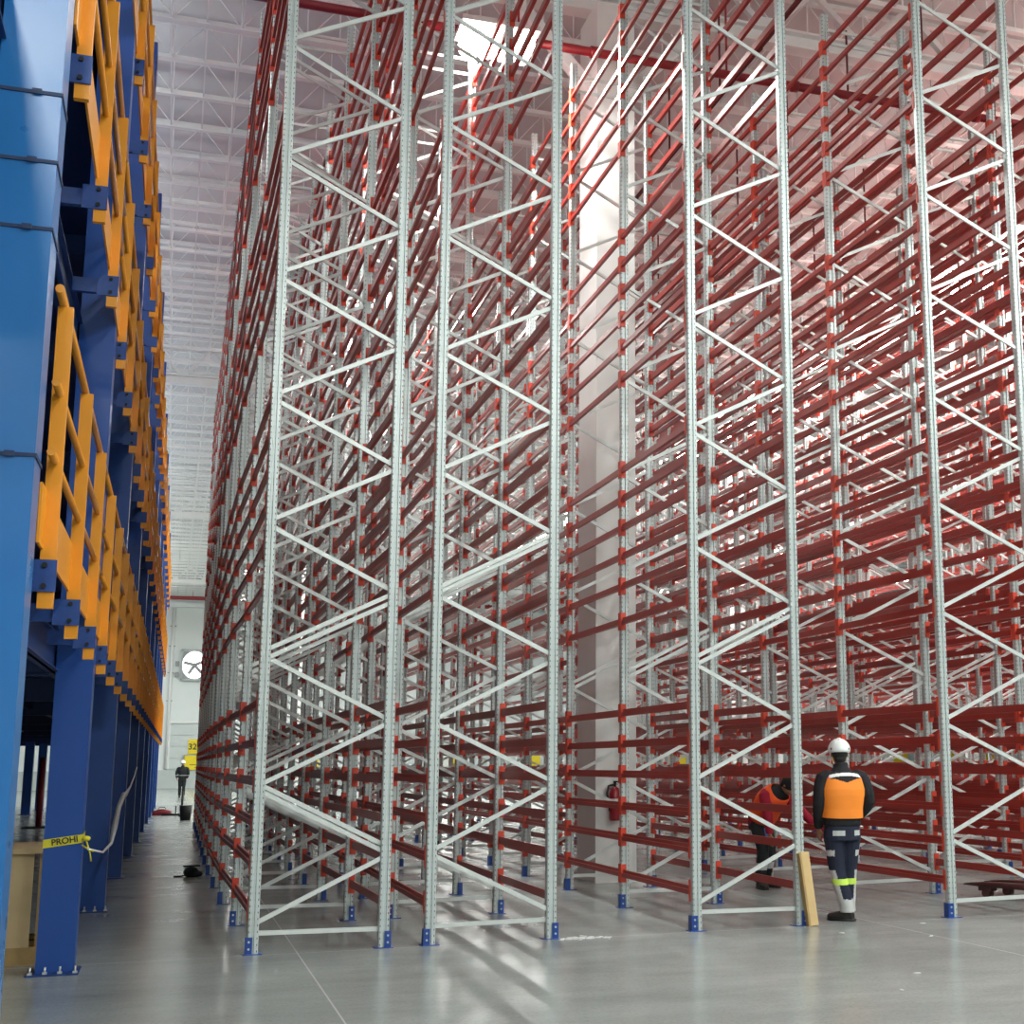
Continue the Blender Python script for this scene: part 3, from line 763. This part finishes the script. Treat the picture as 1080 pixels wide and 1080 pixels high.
def head(mb, c, face, upv, s=1.0):
    """skull with brow, nose, mouth, chin, ears, built round centre c"""
    f = Vector(face).normalized(); u = Vector(upv); u = (u-f*u.dot(f)).normalized(); x = f.cross(u)
    rot = Matrix((x, f, u)).transposed(); c = Vector(c)
    P = lambda a, b_, d_: c+rot @ Vector((a*s, b_*s, d_*s))
    mb.ball(P(0, -.012, .025), (.076*s, .095*s, .092*s), 0, 18, 12, rot)
    mb.ball(P(0, .022, -.035), (.060*s, .070*s, .078*s), 0, 16, 10, rot)
    mb.ball(P(0, .062, -.088), (.026*s, .024*s, .02*s), 0, 10, 8, rot)
    mb.loft([ring_at(P(0, .088, .02), u, .008*s, .008*s, 8, x), ring_at(P(0, .103, -.022), u, .015*s, .015*s, 8, x), ring_at(P(0, .092, -.034), u, .012*s, .010*s, 8, x)])
    for sx in (-1, 1):
        mb.ball(P(sx*.077, -.012, -.005), (.010*s, .018*s, .03*s), 0, 8, 6, rot)
        mb.ball(P(sx*.030, .078, .026), (.022*s, .012*s, .008*s), 0, 8, 6, rot)
    mb.ball(P(0, .086, -.058), (.024*s, .010*s, .006*s), 0, 8, 6, rot); mb.ball(P(0, .084, -.068), (.02*s, .010*s, .006*s), 0, 8, 6, rot)
    return P, rot
def boot(parent, ankle, toe_dir, m='boot'):
    t = Vector(toe_dir).normalized(); a_ = Vector(ankle); x = t.cross(Vector((0, 0, 1)))
    mb = MB()
    z = lambda h: Vector((a_.x, a_.y, h))
    mb.loft([ring_at(z(.02)+t*.015, (0, 0, 1), .045, .065, 14, x), ring_at(z(.07)+t*.01, (0, 0, 1), .044, .058, 14, x), ring_at(z(.14), (0, 0, 1), .046, .052, 14, x)])
    mb.loft([ring_at(z(.045)-t*.06, t, .034, .04, 14, x, .8), ring_at(z(.05)+t*.04, t, .045, .05, 14, x, .8), ring_at(z(.042)+t*.12, t, .05, .04, 14, x, .8), ring_at(z(.036)+t*.185, t, .038, .030, 14, x, .8), ring_at(z(.032)+t*.205, t, .02, .018, 14, x, .8)])
    o = fuse(mb, 'boot', [m], parent, .006, 2)
    so = MB(); so.loft([[z(h)+t*q+x*w_ for q, w_ in ((-.075, -.03), (-.075, .03), (.04, .047), (.13, .052), (.20, .028), (.20, -.028), (.13, -.052), (.04, -.047))] for h in (0.002, .022)])
    so.build('sole', 'dark', o)
    return o
def helmet(parent, P, rot, s=1.0):
    rings = []
    for i in range(10):
        t = i/9*PI/2; rr = math.cos(t)
        rings.append([P(.112*rr*math.cos(q), .135*rr*math.sin(q)-.005, .035+.118*math.sin(t)) if rr > .03 else P(.003*math.cos(q), .004*math.sin(q), .153) for q in [2*PI*k/24 for k in range(24)]])
    mb = MB(); mb.loft([[P(.108*math.cos(q), .13*math.sin(q)-.005, .012) for q in [2*PI*k/24 for k in range(24)]]]+rings)
    # ridge and brim peak
    mb.loft([[P(x_, -.12*math.cos(t)+0, .045+.105*math.sin(t)) for x_, e_ in ((-.018, 0), (.018, 0))]+[P(x_, -.126*math.cos(t), .047+.112*math.sin(t)) for x_ in (.014, -.014)] for t in [PI*.1+i*PI*.08 for i in range(11)]])
    mb.loft([[P(x_, y_, z_) for x_, y_, z_ in ((-w_, yy, .03-dz_), (w_, yy, .03-dz_), (w_, yy, .022-dz_), (-w_, yy, .022-dz_))] for yy, w_, dz_ in ((.09, .095, 0), (.135, .085, .006), (.165, .045, .012))])
    o = mb.build('helmet', 'helmet', parent)
    v = MB()
    for sx in (-1, 1): v.ball(P(sx*.082, -.088, .045), (.011*s, .008*s, .013*s), 0, 10, 6, rot)
    v.build('vent', 'dark', o)
    return o

def make_person(name, J, loc, rz, label, jm, tm, paint_j=None, paint_t=None, helm=True, sleeves_bare=False, vox=.008):
    """J: joints in local coordinates, figure faces +y; returns the body mesh (the root object)"""
    mb = MB()
    X = Vector(J.get('across', (1, 0, 0)))
    hip, chest, neck, hd = [Vector(J[k]) for k in ('hip', 'chest', 'neck', 'head')]
    # body: torso, neck, head, limbs, hands in one skin
    ax = (chest-hip)
    mb.loft([ring_at(hip+ax*t-Vector((0, 0, .08 if t == 0 else 0)), ax, rx, ry, 16, X) for t, rx, ry in ((0, .13, .10), (.15, .15, .11), (.5, .13, .095), (1.0, .16, .11))]
            + [ring_at(lerp(chest, neck, .6), neck-chest, .14, .085, 16, X), ring_at(lerp(chest, neck, .92), neck-chest, .07, .065, 16, X)])
    mb.tube([lerp(chest, neck, .7), neck, lerp(neck, hd, .6)], [.062, .056, .055], 12)
    P, rot = head(mb, hd, J['face'], J['headup'], .97)
    for s in ('l', 'r'):
        sg = -1 if s == 'l' else 1
        sh, el, wr = [Vector(J[k+s]) for k in ('sh', 'el', 'wr')]
        limb(mb, [lerp(chest, sh, .5), sh, el, wr], [.06, .055, .042, .028])
        hand(mb, wr, J['hd'+s], J['hn'+s], sg, .98, J.get('curl'+s, .5))
        hp, kn, an = [Vector(J[k+s]) for k in ('hp', 'kn', 'an')]
        limb(mb, [hp+Vector((0, 0, .05)), hp, kn, an], [.09, .085, .056, .04])
        t = Vector(J['toe'+s]).normalized()
        mb.loft([ring_at(Vector((an.x, an.y, .05))-t*.04, t, .03, .035, 10, t.cross(Vector((0, 0, 1)))), ring_at(Vector((an.x, an.y, .05))+t*.10, t, .036, .03, 10, t.cross(Vector((0, 0, 1)))), ring_at(Vector((an.x, an.y, .035))+t*.17, t, .02, .016, 10, t.cross(Vector((0, 0, 1))))])
        mb.tube([an, Vector((an.x, an.y, .06))], [.04, .038], 10)
    body = fuse(mb, name, ['skin'], None, vox, 2)
    body.location = loc; body.rotation_euler = (0, 0, rz)
    tag(body, label, 'person')
    # jacket with sleeves
    jb = MB()
    jb.loft([ring_at(hip+ax*t-Vector((0, 0, J.get('hem', .06))*(1 if t == 0 else 0) if False else (0, 0, J.get('hem', .06) if t == 0 else 0)), ax, rx, ry, 20, X, .85) for t, rx, ry in ((0, .178, .135), (.12, .182, .14), (.5, .178, .135), (.85, .195, .14), (1.0, .198, .135))]
            + [ring_at(lerp(chest, neck, .45), neck-chest, .185, .115, 20, X, .85), ring_at(lerp(chest, neck, .75), neck-chest, .12, .09, 20, X), ring_at(neck, neck-chest, .072, .072, 20, X), ring_at(lerp(neck, hd, .28), hd-neck, .072, .07, 20, X)])
    for s in ('l', 'r'):
        sh, el, wr = [Vector(J[k+s]) for k in ('sh', 'el', 'wr')]
        limb(jb, [lerp(chest, sh, .45), sh, el, lerp(el, wr, .97)], [.08, .080, .060, .046], 14, 4)
    jk = fuse(jb, 'jacket', jm, body, vox, 3, paint_j)
    tb = MB()
    tb.loft([ring_at(hip+Vector((0, 0, z)), (0, 0, 1), rx, ry, 18, X, .85) for z, rx, ry in ((-.12, .165, .125), (0, .17, .13), (.06, .16, .125))])
    for s in ('l', 'r'):
        hp, kn, an = [Vector(J[k+s]) for k in ('hp', 'kn', 'an')]
        limb(tb, [hp+Vector((0, 0, .04)), hp, kn, an+Vector((0, 0, .03)), an+Vector((0, 0, -.02))], [.098, .103, .074, .066, .070], 14, 4)
    fuse(tb, 'trousers', tm, body, vox, 3, paint_t)
    for s in ('l', 'r'): boot(body, J['an'+s], J['toe'+s])
    if helm: helmet(body, P, rot)
    # hair at the nape
    hb = MB(); hb.ball(P(0, -.026, .02), (.080, .090, .093), 0, 16, 10, rot); hb.ball(P(0, -.055, -.045), (.058, .045, .05), 0, 12, 8, rot)
    hb.build('hair', 'hair', body)
    ey = MB()
    for sx in (-1, 1): ey.ball(P(sx*.03, .080, .010), (.012, .008, .008), 0, 10, 6, rot)
    ey.build('eye', 'dark', body)
    return body, P, rot

# worker seen from behind in the orange vest
J = dict(hem=-.02, hip=(-.005, 0, .86), chest=(0, -.02, 1.22), neck=(0, .0, 1.42), head=(.0, .03, 1.545), face=(.25, 1, -.05), headup=(0, 0, 1),
    shl=(-.185, -.01, 1.345), ell=(-.245, -.03, 1.07), wrl=(-.195, .12, .86), hdl=(.1, .3, -.95), hnl=(1, .2, 0), curll=.5,
    shr=(.19, -.01, 1.345), elr=(.275, -.06, 1.09), wrr=(.19, .13, .93), hdr=(-.5, .6, -.5), hnr=(-1, .2, 0), curlr=.6,
    hpl=(-.085, 0, .80), knl=(-.06, .03, .45), anl=(.035, .02, .10), toel=(-.55, .55, 0),
    hpr=(.085, .02, .80), knr=(.078, .06, .46), anr=(.085, .12, .10), toer=(.15, 1, 0))
def paint_tr(c, n):
    if .335 < c.z < .385: return 2
    if .14 < c.z <= .335 or .385 <= c.z < .47:
        ctr = (-.06+(.45-c.z)/.35*.095) if c.x < .035+(.45-c.z)*.03 else .08
        if abs(c.x-ctr) > .030 and (c.x-ctr)*(1 if ctr > .05 else -1) > 0: return 1
    if c.z <= .20: return 1
    if .785 < c.z < .835 and c.y < 0 and (-.13 < c.x < -.02 or .075 < c.x < .15) and n.y < -.1: return 1
    if .60 < c.z < .655 and abs(c.x) > .11 and n.y < .2: return 1
    return 0
wk, P, rot = make_person('person', J, (6.03, 12.2, 0), -.10, 'person in white helmet and orange vest walking away between the racks', ['jblack'], ['navy', 'greycloth', 'hivis'], None, paint_tr, True)
def torso_shell(parent, name, mats, hip, chest, neck, X, grow, t0, paint, vz=20, nn=40, open_front=True):
    hip, chest, neck = Vector(hip), Vector(chest), Vector(neck); ax = chest-hip
    prof = [(t, hip+ax*t, ax, rx, ry) for t, rx, ry in ((0, .178, .135), (.12, .182, .14), (.5, .178, .135), (.85, .195, .14), (1.0, .198, .135))]
    prof += [(1+q*.5, lerp(chest, neck, q), neck-chest, rx, ry) for q, rx, ry in ((.45, .178, .118), (.7, .135, .10))]
    mb = MB(); rings = []
    for i in range(vz+1):
        t = t0+(prof[-1][0]-t0)*i/vz
        for q in range(len(prof)-1):
            if prof[q][0] <= t <= prof[q+1][0]+1e-6:
                f_ = (t-prof[q][0])/(prof[q+1][0]-prof[q][0]); A, B = prof[q], prof[q+1]
                rings.append(ring_at(lerp(A[1], B[1], f_), lerp(A[2].normalized(), B[2].normalized(), f_), A[3]*(1-f_)+B[3]*f_+grow, A[4]*(1-f_)+B[4]*f_+grow, nn, X, .85)); break
    mb.loft(rings, 0, False)
    o = mb.build(name, mats, parent)
    me = o.data
    for p in me.polygons: p.material_index = paint(p.center)
    bm = bmesh.new(); bm.from_mesh(me)
    bmesh.ops.delete(bm, geom=[f_ for f_ in bm.faces if f_.material_index == 9 or f_.material_index >= len(mats)], context='FACES')
    bm.to_mesh(me); bm.free()
    so = o.modifiers.new('thickness', 'SOLIDIFY'); so.thickness = .006; so.offset = 1
    return o
def paint_v(c):
    x = abs(c.x)
    if c.z > 1.40 or x > .176 and c.z > 1.31: return 9
    if c.y < 0:
        if c.z < 1.312-.036*max(0, 1-x/.11): return 0
        if x > .152: return 3
        if abs(c.z-(1.352-.9*x*x)) < .0145: return 1
        return 2
    return 9 if x < .02 else 3 if x > .152 and c.z > 1.3 else 0
torso_shell(wk, 'vest', ['vest', 'reflect', 'jblack', 'pink'], J['hip'], J['chest'], J['neck'], (1, 0, 0), .014, .26, paint_v, 96, 120)

# bent worker in red between the racks
J2 = dict(hip=(-.04, .10, .80), chest=(.0, -.12, 1.05), neck=(.06, -.27, 1.15), head=(.09, -.36, 1.20), face=(.35, -.55, -.75), headup=(.3, -.8, .5), across=(-.92, -.38, 0),
    shl=(-.15, -.20, 1.10), ell=(-.15, -.26, .86), wrl=(-.12, -.24, .64), hdl=(.05, 0, -1), hnl=(1, 0, 0), curll=.5,
    shr=(.19, -.08, 1.06), elr=(.41, -.11, .88), wrr=(.56, -.16, .71), hdr=(.6, -.2, -.75), hnr=(-.6, 0, -.5), curlr=.5,
    hpl=(-.11, .06, .76), knl=(-.12, -.10, .44), anl=(-.12, .0, .10), toel=(-.15, -1, 0),
    hpr=(.04, .16, .76), knr=(.06, .05, .43), anr=(.06, .18, .10), toer=(.45, -1, 0))
def paint_j2(c, n):
    dv = Vector((c.x, c.y, c.z)); A = Vector(J2['hip']); B = Vector(J2['neck']); t = max(0, min(1, (dv-A).dot(B-A)/(B-A).length_squared))
    return 1 if (dv-lerp(A, B, t)).length < .165 else 0
def paint_t2(c, n):
    if .22 < c.z < .30: return 1
    if .55 < c.z < .70 and c.x > -.10 and c.x < .0 and n.y < 0: return 2
    return 0
w2, P2, rot2 = make_person('person', J2, (6.74, 15.62, 0), .12, 'person in red sleeves and orange vest bending down between the racks', ['redjersey', 'darkcloth'], ['darkcloth', 'greycloth', 'bluepocket'], paint_j2, paint_t2, False)
def paint_v2(c): return 0
torso_shell(w2, 'vest', ['vest2'], J2['hip'], J2['chest'], J2['neck'], J2['across'], .012, .12, paint_v2, 20, 40)
cp = MB(); cp.ball(P2(0, -.012, .035), (.086, .105, .10), 0, 18, 10, rot2); cp.build('cap', 'darkcloth', w2)

# person far down the aisle
J3 = dict(J); J3.update(face=(0, -1, 0), knl=(-.09, .0, .45), anl=(-.09, .03, .10), toel=(0, -1, 0), anr=(.07, -.12, .10), knr=(.08, -.08, .46), toer=(0, -1, 0), wrl=(-.24, -.08, .88), ell=(-.28, .03, 1.08), wrr=(.20, -.1, .86))
def paint_j3(c, n): return 1 if .985 < c.z < 1.02 else 0
make_person('person', J3, (.63, 70.0, 0), 0, 'person in dark clothes and white helmet standing at the far end of the aisle', ['darkcloth', 'grey'], ['darkcloth'], paint_j3, None, True, vox=.016)

# ------------------------------------------------------------------ world, view
wd = bpy.data.worlds.new('world'); SC.world = wd; wd.use_nodes = True
wd.node_tree.nodes['Background'].inputs[0].default_value = (.8, .88, 1, 1)
wd.node_tree.nodes['Background'].inputs[1].default_value = .3
SC.view_settings.view_transform = 'Standard'; SC.view_settings.look = 'None'; SC.view_settings.gamma = 1
SC.view_settings.exposure = 0.0
SC.view_settings.use_curve_mapping = False
